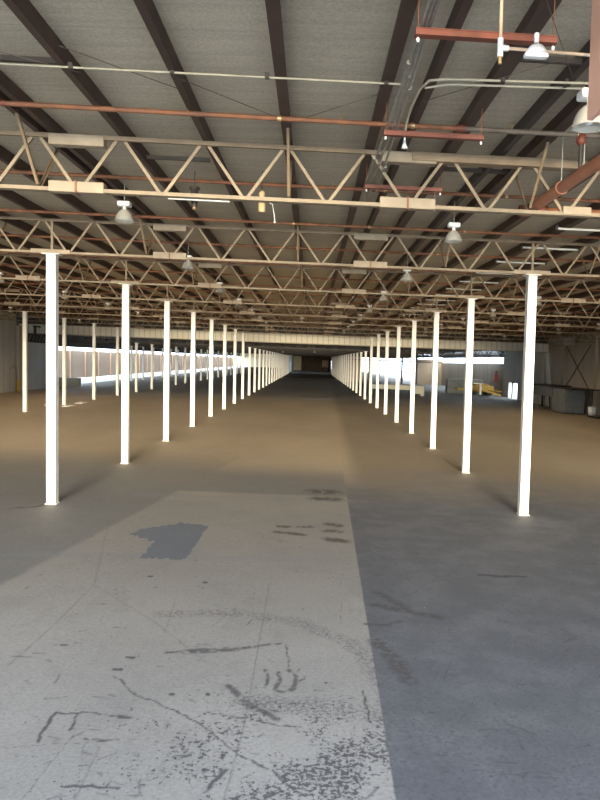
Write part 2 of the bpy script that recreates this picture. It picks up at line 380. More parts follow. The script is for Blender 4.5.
    for _ in range(26):
        y = 2.8 + 3.5*rng.rand(); x = -.42*y + rng.rand()*(.84*y); a_ = rng.choice([0, 1.45, -.7]) + rng.randn()*.2; ln = .1 + .3*rng.rand()
        dashes.append((((x-ln*math.cos(a_), y-ln*math.sin(a_)), (x+ln*math.cos(a_), y+ln*math.sin(a_))), .0045))
    dash = stroke(dashes, .4)
    dots = stroke([(((-.72,3.67),(-.715,3.665)),.018), (((-.53,3.69),(-.528,3.685)),.018), (((.12,3.88),(.121,3.88)),.012), (((-1.3,5.66),(-1.298,5.66)),.026),
                    (((-.83,5.56),(-.828,5.56)),.03), (((-1.52,4.24),(-1.5,4.24)),.016), (((-1.08,4.1),(-1.04,4.1)),.016), (((-1.11,3.94),(-1.07,3.94)),.016), (((1.93,3.70),(1.96,3.69)),.014),
                    (((1.52,6.08),(1.70,6.05),(1.91,6.07)),.03)], .4)
    crack = np.clip(np.maximum(np.maximum(np.maximum(crack, line*.5), dash*.6), np.clip(dots*2, 0, 1.3)), 0, 1)
    me = bpy.data.meshes.new('floor'); q = (np.arange(ny-1)[:,None]*nx + np.arange(nx-1)[None,:]).ravel()
    quads = np.stack([q, q+1, q+nx+1, q+nx], 1).astype(np.int32); nq = len(quads)
    me.vertices.add(nx*ny); me.vertices.foreach_set('co', co_.ravel().astype(np.float32))
    me.loops.add(nq*4); me.loops.foreach_set('vertex_index', quads.ravel())
    me.polygons.add(nq); me.polygons.foreach_set('loop_start', np.arange(0, nq*4, 4, dtype=np.int32))
    me.update(calc_edges=True); me.validate()
    one = np.ones(nx*ny)
    for nm, ch in (('marks', (smudge, strips, patch, one)), ('wear', (tyre, tread, crack, one))):
        at = me.color_attributes.new(nm, 'FLOAT_COLOR', 'POINT'); at.data.foreach_set('color', np.stack(ch, 1).ravel().astype(np.float32))
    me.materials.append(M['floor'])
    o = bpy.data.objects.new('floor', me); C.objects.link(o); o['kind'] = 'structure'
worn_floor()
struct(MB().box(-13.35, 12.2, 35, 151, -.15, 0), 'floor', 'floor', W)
struct(MB().box(-80, 80, -90, 230, -.62, -.52), 'floor_yard', 'pale', W)
struct(MB().box(-16.6, -13.36, 35.5, 150, -.3, -.005), 'floor_apron', 'pale')
struct(MB().box(12.21, 16, 41, 140, -.3, -.3+.29), 'floor_side_apron', 'pale')
struct(MB().box(XL-.3, XR+.3, -1.6, FASCIA+.3, 3.492, 3.60), 'ceiling', 'deck')
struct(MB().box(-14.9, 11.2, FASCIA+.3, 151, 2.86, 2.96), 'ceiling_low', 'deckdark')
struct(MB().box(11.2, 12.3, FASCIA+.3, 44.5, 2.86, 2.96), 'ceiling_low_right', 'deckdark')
# left side wall: tall section, then a lower screen with an open strip above
struct(MB().box(XL-.15, XL, -1.5, 31.5, 0, 3.6), 'wall_left', 'wall')
struct(MB().box(XL-.15, XL, 31.9, 35.3, 0, 2.2), 'wall_left_screen', 'wall2')
struct(MB().box(XL-.16, XL+.12, 31.5, 31.9, 0, 2.9), 'trim_1', 'cream')
struct(MB().box(XL-.16, XL+.10, 35.3, 35.6, 0, 2.6), 'trim_2', 'cream')
struct(MB().box(XL-2.2, XL-2.05, 31.0, 37.0, -.1, 3.56), 'wall_left_outer', 'brownwall')
struct(MB().box(XL-2.2, XL-.05, 31.0, 31.1, -.1, 3.56), 'wall_left_closer', 'brownwall')  # added closing wall, keeps direct sun off the fascia's left end
struct(MB().box(XL-2.2, XL-.15, 36.9, 37.0, .5, 3.56), 'wall_left_return', 'brownwall')
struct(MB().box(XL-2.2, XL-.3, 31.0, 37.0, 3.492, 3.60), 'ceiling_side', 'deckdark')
# right side wall
struct(MB().box(XR, XR+.15, -1.5, 35.6, 0, 3.6), 'wall_right', 'rwall')
for i, y in enumerate((21.3, 25.0, 28.1, 31.9, 34.4)):
    struct(MB().box(XR-.09, XR, y, y+.28, 0, 3.3), 'trim_%d' % (i+3), 'cream')
struct(MB().box(12.0, 12.15, 35.6, 40.1, 0, 2.85).box(12.0, 12.15, 40.1, 43.0, .92, 2.85).box(12.0, 12.15, 41.0, 41.3, 0, .92).box(12.0, 12.15, 41.9, 43.0, 0, .92), 'wall_right_rear', 'wall2')
struct(MB().box(12.0, 12.12, 43.2, 64, 0, 2.06), 'wall_right_panels', 'tanpanel')
struct(MB().box(11.99, 12.13, 43.0, 43.2, 0, 2.6), 'trim_9', 'cream')
# front wall behind the camera with the wide open dock door
struct(MB().box(XL-.15, -7.5, -1.6, -1.45, 0, 3.6), 'wall_front', 'wall')
struct(MB().box(7.0, XR+.15, -1.6, -1.45, 0, 3.6), 'wall_front', 'wall')
# cross wall on the right beyond the low bays, with tall open bays to the daylight
wb = MB()
for x0, x1 in ((3.0,4.4), (9.75,12.1)): wb.box(x0, x1, 64, 64.15, 0, 2.32)
struct(wb, 'wall_cross', 'tanpanel')
ow = empty('window_bay', (7.0, 64.05, 0), 'wide bright opening with thin dark mullions in the cross wall behind the right columns', 'window')
ow['kind'] = 'structure'
for x in (4.45, 5.3, 6.15, 6.9, 7.9, 8.3, 9.65): MB().box(x-.09, x+.09, 64.0, 64.1, 0, 2.4).build('mullion', 'dark', ow)
MB().box(3.0, 12.0, 63.9, 64.0, 2.00, 2.12).build('transom', 'dark', ow)
struct(MB().box(2.95, 3.1, 64, 98, 0, 2.85).box(2.95, 3.1, 98, 112, 1.9, 2.85).box(2.95, 3.1, 112, YEND, 0, 2.85), 'wall_aisle_right', 'brownwall')
struct(MB().box(-3.45, -3.3, 88, YEND, 0, 2.85), 'wall_aisle_left', 'wall2')
struct(MB().box(-3.4, 3.1, YEND, YEND+.2, 0, 2.86), 'wall_back', 'brownwall')
struct(MB().box(-3.3, -1.9, YEND-.06, YEND, 0, 2.5), 'trim_10', 'cream')
# yard fence on the left beyond the fascia
f = struct(MB().box(-16.7, -16.6, 34, 190, 0, 1.93), 'wall_yard', 'fence')
fp = MB()
for i in range(40): fp.box(-16.6, -16.5, 36+i*3.2, 36.18+i*3.2, 0, 1.96)
struct(fp, 'trim_11', 'fence')
struct(MB().box(-16.6, -3.45, 150, 150.2, 0, 2.86), 'wall_back_left', 'fascia')
# low barrier beside the left opening and dock edge on the right
tag(MB().box(-13.38, -12.2, 37.45, 37.7, 0, .46, .02).build('barrier', 'concrete'), 'low cream concrete barrier at the left opening beyond the wall', 'barrier')
b = MB().box(3.3, 6.5, 39.9, 40.5, .34, .6).box(5.7, 6.5, 39.9, 40.5, .12, .34).box(3.3, 3.5, 40, 40.4, 0, .34).box(6.3,6.5,39.9,40.5,0,.12)
tag(b.build('dock_curb', 'concrete'), 'raised grey concrete ledge below the bright opening behind the right columns', 'ledge')
# fascia across the hall
fa = empty('fascia', (0, FASCIA, 2.6), 'long cream ribbed sheet fascia hanging across the hall under the roof', 'fascia')
fa['kind'] = 'structure'
MB().box(-13.95, XR, FASCIA, FASCIA+.05, 2.66, 3.08).build('ribbed_sheet', 'fascia', fa)
MB().box(-13.95, XR, FASCIA-.02, FASCIA+.07, 2.62, 2.66).build('bottom_rail', 'cream', fa)
struct(MB().box(XL, XR, FASCIA+.1, FASCIA+.15, 3.0, 3.6), 'wall_bulkhead', 'dark')

# ------------------------------------------------------------------ columns
def column(x, yb, h, label, group, name='column'):
    t = empty(name, (x, yb, 0), label, 'column', group)
    MB().box(x-.055, x+.055, yb-.055, yb+.055, .006, h-.012, .006).build('shaft', 'white', t)
    MB().box(x-.10, x+.10, yb-.085, yb+.085, h-.012, h, .003).build('cap_plate', 'white', t)
    MB().box(x-.068, x+.068, yb-.068, yb+.068, 0, .006).build('base_plate', 'white', t)
    return t
PL, PR, PF, PG = -3.09, 2.675, -8.5, -12.2
tall = column(PL, Y0, 2.972, 'nearest white steel column of the row left of the aisle', 'tall white columns')
low = column(PL, Y0+8*BAY, 2.38, 'first short white column of the left aisle row beyond the cream fascia', 'short columns beyond the fascia')
for i in range(1, 8):
    copy_thing(tall, (0, i*BAY, 0), '%s white column from the front in the row left of the aisle' % ORD[i])
right = []
for i in range(0, 8):
    o = copy_thing(tall, (PR-PL, i*BAY, 0), ('nearest' if i == 0 else ORD[i]) + ' white column from the front in the row right of the aisle')
    right.append(o)
bx = MB().box(PR+.055, PR+.13, Y0+4*BAY-.04, Y0+4*BAY+.04, .40, .95).box(PR+.055, PR+.16, Y0+4*BAY-.05, Y0+4*BAY+.05, .62, .80)
bo = bx.build('junction_box', 'fix', right[4])
for i in range(8, 27):
    for x, side in ((PL, 'left'), (PR, 'right')):
        if x == PL and i == 8: continue
        lb = ('%s short white column of the %s aisle row beyond the cream fascia' % (ORD[i-8], side)) if i < 13 else \
             'distant short white column where the %s aisle row closes up towards the far end' % side
        o = copy_thing(low, (x-PL, (i-8)*BAY, 0), lb, 'short columns beyond the fascia' if i < 13 else 'far end columns of the %s aisle row' % side)
for i in range(4, 8):
    copy_thing(tall, (PF-PL, i*BAY-.45, 0), '%s white column from the front in the outer row near the left wall' % ORD[i-4])
for i in range(8, 24):
    copy_thing(low, (PF-PL, (i-8)*BAY-.45, 0), ('%s short white column of the outer left row beyond the fascia' % ORD[i-8]) if i < 14 else
               'distant short column at the far end of the outer left row', 'short columns beyond the fascia' if i < 14 else 'far end columns of the outer left row')
for i in range(11, 24):
    copy_thing(low, (PG-PL, (i-8)*BAY, 0), ('%s short column of the leftmost row beside the bright yard' % ORD[i-11]) if i < 16 else
               'distant short column at the far end of the leftmost row beside the yard', 'leftmost short columns' if i < 16 else 'far end columns of the leftmost row')

# ------------------------------------------------------------------ roof trusses
ZB, ZT = 2.992, 3.362            # chord centres
PX, PP = -.215, .597             # a top panel point and the panel pitch
def truss(i):
    yb = Y0 + i*BAY
    names = {-2: 'roof truss overhead nearest the camera, above the frame of the photo', -1: 'nearest tan steel roof truss crossing the whole upper picture',
             0: 'second tan roof truss, resting on the nearest pair of white columns'}
    lab = names.get(i, '%s tan roof truss from the camera, resting on the %s pair of aisle columns' % (ORD[i+1], ORD[i]))
    t = empty('roof_truss', (0, yb, ZB), lab, 'truss', 'tan roof trusses')
    x0, x1 = XL+.1, XR-.1
    MB().box(x0, x1, yb-.035, yb-.005, ZB-.016, ZB+.010).box(x0, x1, yb+.005, yb+.035, ZB-.016, ZB-.010).build('bottom_chord', 'truss', t)
    MB().box(x0, x1, yb-.035, yb-.005, ZT-.012, ZT+.018).box(x0, x1, yb-.005, yb+.035, ZT+.012, ZT+.018).build('top_chord', 'topchord', t)
    # diagonals: the near ones each a part, the rest one lattice
    lat = MB()
    k = -22
    while True:
        xt = PX + k*PP; k += 1
        if xt < x0+.4: continue
        if xt > x1-.4: break
        xb = xt + PP/2
        for a, bq in (((xt+.03, yb, ZT-.01), (xb-.02, yb, ZB+.01)), ((xb+.02, yb, ZB+.01), (xt+PP-.03, yb, ZT-.01))):
            if i <= 3 and abs(xt) < (3.0 if i <= -1 else 5.5): MB().angle(a, bq, .022, .006, up=(0,1,0)).build('web_bar', 'truss', t)
            else: lat.angle(a, bq, .024, .006, up=(0,1,0)) if i < 4 else lat.bar(a, bq, .020, .020)
    # vertical posts above the columns
    for x in (PL, PR, PF):
        MB().bar((x, yb, ZB), (x, yb, ZT), .028, .028).build('post', 'truss', t)
    lat.build('web_lattice', 'truss', t)
    # bolted splice boxes and column seats
    for xa, xb, top in ((-1.91,-1.52,1), (.474,.885,1), (-7.87,-7.48,1), (6.44,6.85,1), (-4.86,-4.47,0), (4.22,4.65,0)):
        MB().box(xa, xb, yb-.042, yb+.042, ZB-.022, ZB+.055, .004).build('splice_box', 'plate', t)
        MB().box((xa+xb)/2-.007, (xa+xb)/2+.007, yb-.050, yb+.05, ZB-.028, ZB+.062).build('splice_flange', 'rust', t)
        if top: MB().box(xa-.0, xb, yb-.042, yb+.042, ZT-.062, ZT+.016, .004).build('splice_box', 'plate', t)
    if i >= 0:
        for x in (PL, PR): MB().box(x-.24, x+.22, yb-.045, yb+.045, ZB-.020, ZB+.032, .004).build('column_seat', 'plate', t)
    if i == -1:
        MB().box(1.845, 2.06, yb-.045, yb+.045, ZB-.01, ZB+.05, .004).build('splice_box', 'plate', t)
        MB().box(.70, 2.3, yb-.05, yb+.05, ZT-.045, ZT+.02, .004).build('stiffener', 'topchord', t)
    # V braces from the bottom chord up to the purlins
    for x in (PX-3*PP*3, PX-3*PP*2, PX-3*PP, PX, PX+3*PP, PX+3*PP*2):
        for s_ in (-1, 1):
            MB().angle((x+.02, yb+s_*.03, ZB+.03), (x+.02, yb+s_*.40, 3.41), .020, .006).build('brace', 'topchord', t)
    return t
for i in range(-2, 8): truss(i)
# low bays beyond the fascia
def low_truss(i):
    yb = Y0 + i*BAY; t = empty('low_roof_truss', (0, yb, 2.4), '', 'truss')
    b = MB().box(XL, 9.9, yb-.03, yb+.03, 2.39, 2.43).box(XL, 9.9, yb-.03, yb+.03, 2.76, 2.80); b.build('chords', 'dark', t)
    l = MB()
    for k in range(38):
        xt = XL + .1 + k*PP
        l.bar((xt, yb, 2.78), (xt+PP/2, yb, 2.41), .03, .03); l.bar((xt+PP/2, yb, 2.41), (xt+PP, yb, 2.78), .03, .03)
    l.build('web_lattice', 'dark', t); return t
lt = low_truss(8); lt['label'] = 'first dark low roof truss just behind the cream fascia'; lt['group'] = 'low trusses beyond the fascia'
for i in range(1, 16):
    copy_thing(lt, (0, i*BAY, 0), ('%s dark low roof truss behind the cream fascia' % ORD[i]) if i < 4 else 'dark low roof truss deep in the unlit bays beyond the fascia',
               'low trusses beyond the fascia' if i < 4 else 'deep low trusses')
tag(MB().box(-14.9, -14.75, 36, 150, 2.12, 2.855).build('eave_beam', 'dark'), 'dark eave beam along the left edge of the low roof', 'beam')
tag(MB().box(12.0, 12.12, 43.2, 64, 2.45, 2.96).build('eave_beam', 'dark'), 'dark eave beam along the right edge of the low roof', 'beam')

# purlins
kk = 0
for k in range(-21, 20):
    x = PX + .01 + k*PP
    if x < XL+.2 or x > XR-.2: continue
    mb = MB()
    z0 = 3.388
    heavy = x > .9
    w = .042 if k < 0 else .066 if not heavy else .080
    mb.box(x-w/2, x+w/2, -1.4, FASCIA, z0, z0+.010)
    mb.box(x-.018, x+.018, -1.4, FASCIA, z0+.010, 3.490)
    if abs(k) < 1: lb = 'brown steel roof purlin running to the far end just left of the picture centre'
    else:
        n = abs(k) - 1
        lb = '%s brown roof purlin %s of the centre one, running towards the far end' % (ORD[n] if n < 19 else 'outermost', 'left' if k < 0 else 'right')
    tag(mb.build('purlin', 'purlin', base=(x, 16, z0)), lb, 'purlin', 'brown roof purlins')
for x, lb in ((.645, 'thin reddish pipe-like strut between the roof purlins right of the conduits'), (1.385, 'thin dark strut between the purlins above the white fitting'),
              (-1.915, 'thin dark strut between the purlins at the upper left edge')):
    tag(MB().box(x-.022, x+.022, -1.4, FASCIA, 3.405, 3.490).build('stringer', 'purlin' if x < 1 else 'dark'), lb, 'stringer', 'thin stringers under the roof')
# short bridging struts and sag rods between purlins
br = [(-2.0, -1.40, 4.15, 'short dark bridging strut between purlins at the upper left edge'),
      (1.0, 1.62, 3.75, 'short dark bridging strut right of the double conduit'),
      (-1.40, -.83, 6.0, 'short dark bridging strut behind the nearest truss, left half'),
      (.97, 1.6, 5.9, 'short dark bridging strut behind the nearest truss, right half')]
for xa, xb, yb, lb in br:
    tag(MB().box(xa+.03, xb-.03, yb*.97-.012, yb*.97+.012, 3.405, 3.435).build('bridging_strut', 'dark'), lb, 'strut', 'bridging struts')
rods = [((-2.6,3.55,3.50),(-1.42,4.35,3.50),'thin cross rod at the upper left, ahead of the pale conduit'), ((-1.40,3.95,3.50),(-.84,4.55,3.50),'thin cross rod between the two upper left purlins'),
        ((.66,4.45,3.50),(1.40,3.70,3.50),'thin sag rod rising to the right under the deck behind the conduits'), ((.90,2.95,3.50),(1.45,4.0,3.50),'thin sag rod crossing behind the white fitting'),
        ((-.21,5.0,3.50),(.40,4.4,3.50),'thin sag rod above the nearest truss at the picture centre'), ((-.83,4.3,3.50),(-.22,5.0,3.50),'thin sag rod above the nearest truss left of centre')]
for a, b, lb in rods: tag(MB().tube([(a[0]*.94, a[1]*.94, 3.375), (b[0]*.94, b[1]*.94, 3.392)], .0022, 6).build('sag_rod', 'rustd'), lb, 'rod', 'sag rods under the deck')

# ------------------------------------------------------------------ sprinkler branch lines
def head(parent, x, yb, z, up=True):
    s_ = 1 if up else -1
    MB().tube([(x,yb,z+s_*.012), (x,yb,z+s_*.035)], .006, 6).tube([(x,yb,z+s_*.035), (x,yb,z+s_*.039)], .015, 8).build('sprinkler_head', 'brass', parent)
for i in range(17):
    yb = 4.58 + i*1.72
    if abs((yb-(Y0-BAY)) % BAY) < .12 or yb > 33: continue
    t = empty('sprinkler_pipe', (0, yb, 3.37), '%s rusty sprinkler pipe from the camera crossing under the roof' % ORD[i], 'pipe', 'rusty sprinkler branch pipes')
    z = 3.365
    xs = .93 if i == 0 else XR-.2
    MB().tube([(XL+.1,yb,z), (xs,yb,z)], .0165, 8).build('pipe_run', 'rust', t)
    if i == 0:
        MB().tube([(xs,yb,z), (XR-.2,yb,z)], .017, 8).build('pipe_run', 'rustd', t)
        MB().tube([(xs-.03,yb,z), (xs+.03,yb,z)], .024, 10).build('coupling', 'red', t)
    for x in (-2.15, -.82, .16, 1.27, 2.6): 
        if i < 8: head(t, x, yb, z)
    if i < 6:
        for x in (-1.96, -.24, .62, 1.72): MB().tube([(x-.012,yb,z), (x+.012,yb,z)], .021, 8).build('coupling', 'red' if x in (-1.96,) else 'brass', t)

# ------------------------------------------------------------------ conduits, hangers
t = empty('electrical_conduit', (0, 4.03, 3.40), 'long pale conduit crossing the top of the picture and bending down beside the hangers', 'conduit')
MB().tube([(-13,4.20,3.378), (.46,3.955,3.378)], .0065, 8).build('conduit_run', 'conduit', t)
for x in (-1.35,-.8,-.28,.38): MB().box(x-.012, x+.012, 3.963-.018*x-.014, 3.963-.018*x+.014, 3.372, 3.40).build('strap', 'dark', t)
t = empty('electrical_conduit', (1.2, 3.9, 3.39), 'pair of pale conduits running right from the bend near the hanging bell fitting', 'conduit')
MB().tube([(.55,4.42,3.24), (.552,4.38,3.30), (.555,4.22,3.345), (.575,3.98,3.368), (.61,3.88,3.378), (.70,3.85,3.378), (7,3.40,3.378)], .0075, 8).build('conduit_run', 'conduit', t)
MB().tube([(.60,3.97,3.372), (.72,3.905,3.373), (7,3.47,3.373)], .0075, 8).build('conduit_run', 'conduit', t)
MB().lathe((.55,4.42,3.17), [(.004,.075),(.008,.05),(.010,.03),(.018,.008),(.020,0),(.001,0)], 10).build('bell_end', 'fix', t)
for x in (1.0, 1.35): MB().box(x-.01, x+.01, 3.80, 3.84, 3.365, 3.40).build('strap', 'dark', t)
for j, (x, lb) in enumerate(((.425,'leftmost galvanised conduit carried on the red trapeze hangers'), (.465,'middle galvanised conduit carried on the red trapeze hangers'), (.505,'rightmost galvanised conduit carried on the red trapeze hangers'))):
    t = empty('galvanised_conduit', (x, 4, 3.24), lb, 'conduit', 'galvanised conduits on the trapeze hangers')
    yt = 6.40 - j*.06
    xn = .430+j*.016
    MB().tube([(xn,-1.3,3.236), (xn,3.0,3.236), (xn-.008+j*.012,4.3,3.236), (x-.03+j*.012,5.6,3.236), (x,yt-.08,3.236), (x+.02,yt-.02,3.236), (x+.08,yt,3.236), (8,yt,3.236)], .0078, 8).build('conduit_run', 'galv', t)
    for y in (2.2+j*.2, 3.35+j*.15, 4.9+j*.1):
        xc = xn if y < 3 else xn-.004+j*.006 if y < 4 else x-.02+j*.006
        MB().tube([(xc,y-.02,3.236), (xc,y+.02,3.236)], .012, 8).build('coupling', 'galv', t)
hl = ('nearest red trapeze hanger, near the top of the picture behind the white fitting', 'middle red trapeze hanger, just in front of the nearest truss', 'farthest red trapeze hanger, seen through the nearest truss')
for yb, xa, xb, lb in ((2.98,.403,1.003,hl[0]), (4.27,.403,1.01,hl[1]), (5.57,.388,1.0,hl[2])):
    t = empty('trapeze_hanger', ((xa+xb)/2, yb, 3.2), lb, 'hanger', 'red trapeze hangers')
    MB().box(xa, xb, yb-.02, yb+.02, 3.196, 3.222).box(xa, xb, yb-.024, yb+.024, 3.219, 3.223).build('channel', 'red', t)
    for x in (xa+.012, xb-.012): MB().tube([(x,yb,3.18), (x,yb,3.43)], .003, 6).build('hanger_rod', 'rust', t)
    for x in (xa+.012, xb-.012): MB().tube([(x,yb,3.172), (x,yb,3.188)], .007, 6).build('nut', 'fix', t)

# red main pipe: comes from the front, turns right ahead of the nearest truss
t = empty('main_pipe', (1.66, 5.3, 3.05), 'thick red main pipe running from the front over the nearest truss chord, then turning right', 'pipe')
zm = 3.058
MB().tube([(1.675,-1.2,zm), (1.67,5.28,zm)], .040, 14).build('pipe_run', 'main', t)
MB().tube([(1.67,5.26,zm), (1.67,5.32,zm), (1.675,5.37,zm), (1.70,5.41,zm), (1.75,5.425,zm), (1.80,5.425,zm)], .045, 14).build('elbow', 'red', t)
MB().tube([(1.60,5.425,zm-.01), (9,5.425,zm-.01)], .036, 14).build('pipe_run', 'rust', t)
MB().tube([(1.585,5.425,zm-.01), (1.66,5.425,zm-.01)], .043, 14).build('end_cap', 'red', t)
MB().tube([(1.67,4.72,zm), (1.67,4.76,zm)], .046, 14).build('clamp', 'main', t)
MB().tube([(1.67,4.74,zm+.04), (1.67,4.74,3.40)], .005, 6).build('hanger_rod', 'galv', t)
t = empty('riser_hanger', (1.72, 4.6, 3.2), 'short vertical drop pipe between the dull sprinkler pipe and the red main', 'pipe')
MB().tube([(1.735,4.58,3.34), (1.735,4.58,3.11)], .013, 8).build('drop_pipe', 'dark', t)
MB().tube([(1.76,4.58,3.34), (1.76,4.58,3.13)], .006, 8).build('threaded_rod', 'galv', t)
MB().lathe((1.735,4.58,3.32), [(.001,.06),(.03,.055),(.032,.0),(.02,-.02),(.001,-.02)], 10).build('tee_fitting', 'red', t)
tag(MB().tube([(1.02,6.0,3.43), (1.02,6.0,3.15)], .004, 6).tube([(1.02,6.0,3.15),(1.02,6.0,3.135)], .011, 8).build('hanger_rod', 'galv'), 'thin bright hanging rod with an end nut right of the farthest trapeze hanger', 'rod')

# salmon beam at the right edge, close to the camera
t = empty('steel_beam', (1.05, .6, 2.71), 'salmon painted steel beam plate at the upper right edge, close to the camera', 'beam')
MB().box(.960, .985, -1.4, 2.49, 2.715, 3.30, .004).build('beam_body', 'salmon', t)
MB().box(.985, 1.01, -1.4, 2.49, 3.26, 3.30).build('top_flange', 'salmon', t)
# white fitting on a pale T pipe
t = empty('air_line', (.65, 2.55, 2.9), 'pale T-shaped pipe drop near the top right with a domed white fitting', 'pipe')
yb = 2.55
MB().tube([(.652,yb,3.39), (.655,yb,2.945)], .0065, 10).build('drop_pipe', 'tanpipe', t)
MB().tube([(.655,yb,2.962), (1.5,yb,2.945)], .006, 10).build('side_pipe', 'tanpipe', t)
MB().tube([(.655,yb,2.995), (.655,yb,2.93)], .011, 10).tube([(.655,yb,2.962), (.685,yb,2.962)], .010, 10).build('tee_fitting', 'fix', t)
MB().tube([(.655,yb,2.93), (.655,yb,2.905)], .007, 10).build('end_plug', 'brass', t)
t.location.z += .014
c = (.787, yb, 2.950)
d_ = MB().lathe(c, [(.001,.030),(.014,.029),(.024,.024),(.034,.012),(.038,.002),(.039,-.002),(.001,-.003)], 18)
d_.lathe(c, [(.001,.072),(.008,.071),(.010,.066),(.009,.036)], 12)
d_.box(.744, .830, yb-.014, yb+.014, 2.934, 2.949, .003)
d_.build('domed_fitting', 'fix', t)

# ------------------------------------------------------------------ lamps
def lamp(x, yb, label, group='high bay lamps'):
    t = empty('high_bay_lamp', (x, yb, 3.02), label, 'lamp', group)
    zb = 3.01
    MB().box(x-.056, x+.056, yb-.045, yb+.045, zb+.135, zb+.178, .008).build('ballast_box', 'fix', t)
    MB().tube([(x,yb,zb+.178), (x,yb,3.40)], .005, 6).build('hanger_rod', 'galv', t)
    MB().tube([(x,yb,zb+.137), (x,yb,zb+.100)], .017, 8).build('lamp_socket', 'fix', t)
    prof = [(.020,.108),(.034,.100),(.054,.082),(.070,.055),(.079,.028),(.083,0),(.080,0),(.076,.028),(.067,.054),(.051,.080),(.032,.097),(.018,.104)]
    sh = MB().lathe((x,yb,zb), prof, 18).build('lamp_shade', 'glass', t); sh['_o'] = list(t['_o'])
    MB().lathe((x,yb,zb), [(.001,.012),(.018,.016),(.025,.035),(.022,.06),(.012,.085),(.010,.10)], 12).build('bulb', 'fix', sh)
    return t
Lp = lamp(-1.71, 6.45, 'nearest glass bell lamp with white ballast, left of centre below the nearest truss')
rows = ((-1.71, 'left of centre', range(1, 8), 6.38), (1.33, 'right of centre', range(-1, 8), 6.70), (-5.56, 'over the left bays', range(1, 8), 6.2),
        (4.25, 'over the right bays', range(1, 8), 6.5), (-9.6, 'near the left wall', range(3, 8), 6.4), (8.2, 'near the right wall', range(2, 8), 6.5))
for x, where, rg, ys in rows:
    for i, j in enumerate(rg):
        lb = '%s high bay lamp from the front in the row %s' % (ORD[i+(1 if x == -1.71 else 0)], where)
        if x == 1.33 and j == -1: lb = 'large glass lamp at the right edge half hidden by the salmon beam'
        if x == 1.33 and j == 0: lb = 'dull glass bell lamp right of centre just behind the nearest truss'
        copy_thing(Lp, (x+1.71, ys-6.45+j*BAY, 0), lb)
for n, (x, yy) in enumerate(((-.35, 22.3), (-2.0, 30.5), (.15, 44.0), (-2.1, 50.0), (-6.3, 43.0), (-10.2, 45.0), (-12.5, 47.0))):
    copy_thing(Lp, (x+1.71, yy-6.45, 0 if yy < 34 else -.68), ('small hanging lamp over the middle of the aisle', 'small lamp ahead of the fascia left of centre', 'small lamp over the aisle beyond the fascia',
        'dim lamp beyond the fascia behind the left row', 'dim lamp beyond the fascia over the left bays', 'tiny lamp beyond the fascia near the yard', 'tiny lamp above the white opening at the far left')[n], 'odd hanging lamps')
# amber sensor, dark speaker and tubes behind the nearest truss
t = empty('ceiling_sensor', (-.45, 6.0, 3.06), 'amber cylinder fixture hanging behind the nearest truss left of centre', 'fixture')
MB().lathe((-.45,6.0,3.06), [(.001,0),(.027,.002),(.030,.012),(.029,.085),(.001,.088)], 14).build('lower_cylinder', 'amber', t)
MB().lathe((-.45,6.0,3.17), [(.001,0),(.022,0),(.024,.01),(.026,.045),(.018,.065),(.001,.07)], 14).build('upper_cylinder', 'amber', t)
MB().lathe((-.45,6.0,3.148), [(.001,0),(.034,0),(.034,.022),(.001,.022)], 14).tube([(-.45,6,3.24),(-.45,6,3.40)], .004, 6).build('collar', 'dark', t)
tag(MB().tube([(-.415,6.0,3.155),(-.36,6.0,3.13),(-.345,6.0,3.04),(-.34,6.0,2.99)], .004, 6).tube([(-.34,6,2.99),(-.34,6,2.975)], .009, 6).build('hanging_wire', 'fix'), 'short curved white wire hanging beside the amber fixture', 'wire')
t = empty('ceiling_speaker', (-1.03, 6.1, 3.08), 'dark cylinder fixture hanging between tubes behind the nearest truss', 'fixture')
MB().lathe((-1.03,6.1,3.09), [(.001,0),(.020,0),(.026,.01),(.026,.03),(.022,.035),(.030,.05),(.030,.15),(.045,.155),(.045,.175),(.001,.175)], 14).build('housing', 'dark', t)
MB().lathe((-1.03,6.1,3.075), [(.001,0),(.018,.002),(.022,.02),(.02,.03)], 12).build('end_cap', 'brass', t)
MB().tube([(-1.03,6.1,3.26),(-1.03,6.1,3.40)], .005, 6).build('hanger_rod', 'dark', t)
for n, (z, y) in enumerate(((3.165, 5.95), (3.14, 6.0))):
    t = tag(MB().tube([(-1.24+.01*n,y,z), (-.73+.01*n,y,z-.002)], .011, 8).build('fluorescent_tube', 'tube'), ('upper' if n == 0 else 'lower') + ' bare fluorescent tube in front of the dark cylinder fixture', 'tube', 'bare tubes behind the nearest truss')
# strip lights above the right column row
for i in range(12):
    y = 7.5 + i*1.26; x = 2.98
    t = empty('strip_light', (x, y, 3.36), '%s slim strip light from the front above the right column row' % ORD[i], 'lamp', 'slim strip lights above the right columns')
    MB().tube([(x-.37,y,3.345), (x+.37,y,3.345)], .013, 8).build('tube', 'tube', t)
    MB().box(x-.38, x-.355, y-.018, y+.018, 3.33, 3.38).build('end_cap', 'dark', t)
    MB().box(x+.355, x+.38, y-.018, y+.018, 3.33, 3.38).build('end_cap', 'dark', t)

# ------------------------------------------------------------------ things at the side walls
t = empty('unit_heater', (11.0, 30.3, 2.88), 'boxy grey unit heater hung high on the right wall', 'heater')
MB().box(10.9, 11.45, 29.9, 30.9, 2.88, 3.25, .03).build('heater_body', 'concrete', t)
for x in (11.0, 11.35): MB().tube([(x,30.65,3.25), (x,30.65,3.48)], .012, 6).build('hanger_rod', 'dark', t)
t = empty('cross_bracing', (11.62, 30.3, 1.2), 'thin dark X-shaped rod bracing on the right wall above the stack', 'bracing')
MB().tube([(11.66,31.5,2.9), (11.66,28.7,1.0)], .018, 6).build('brace_rod', 'dark', t)
MB().tube([(11.66,28.7,2.9), (11.66,31.5,1.0)], .018, 6).build('brace_rod', 'dark', t)
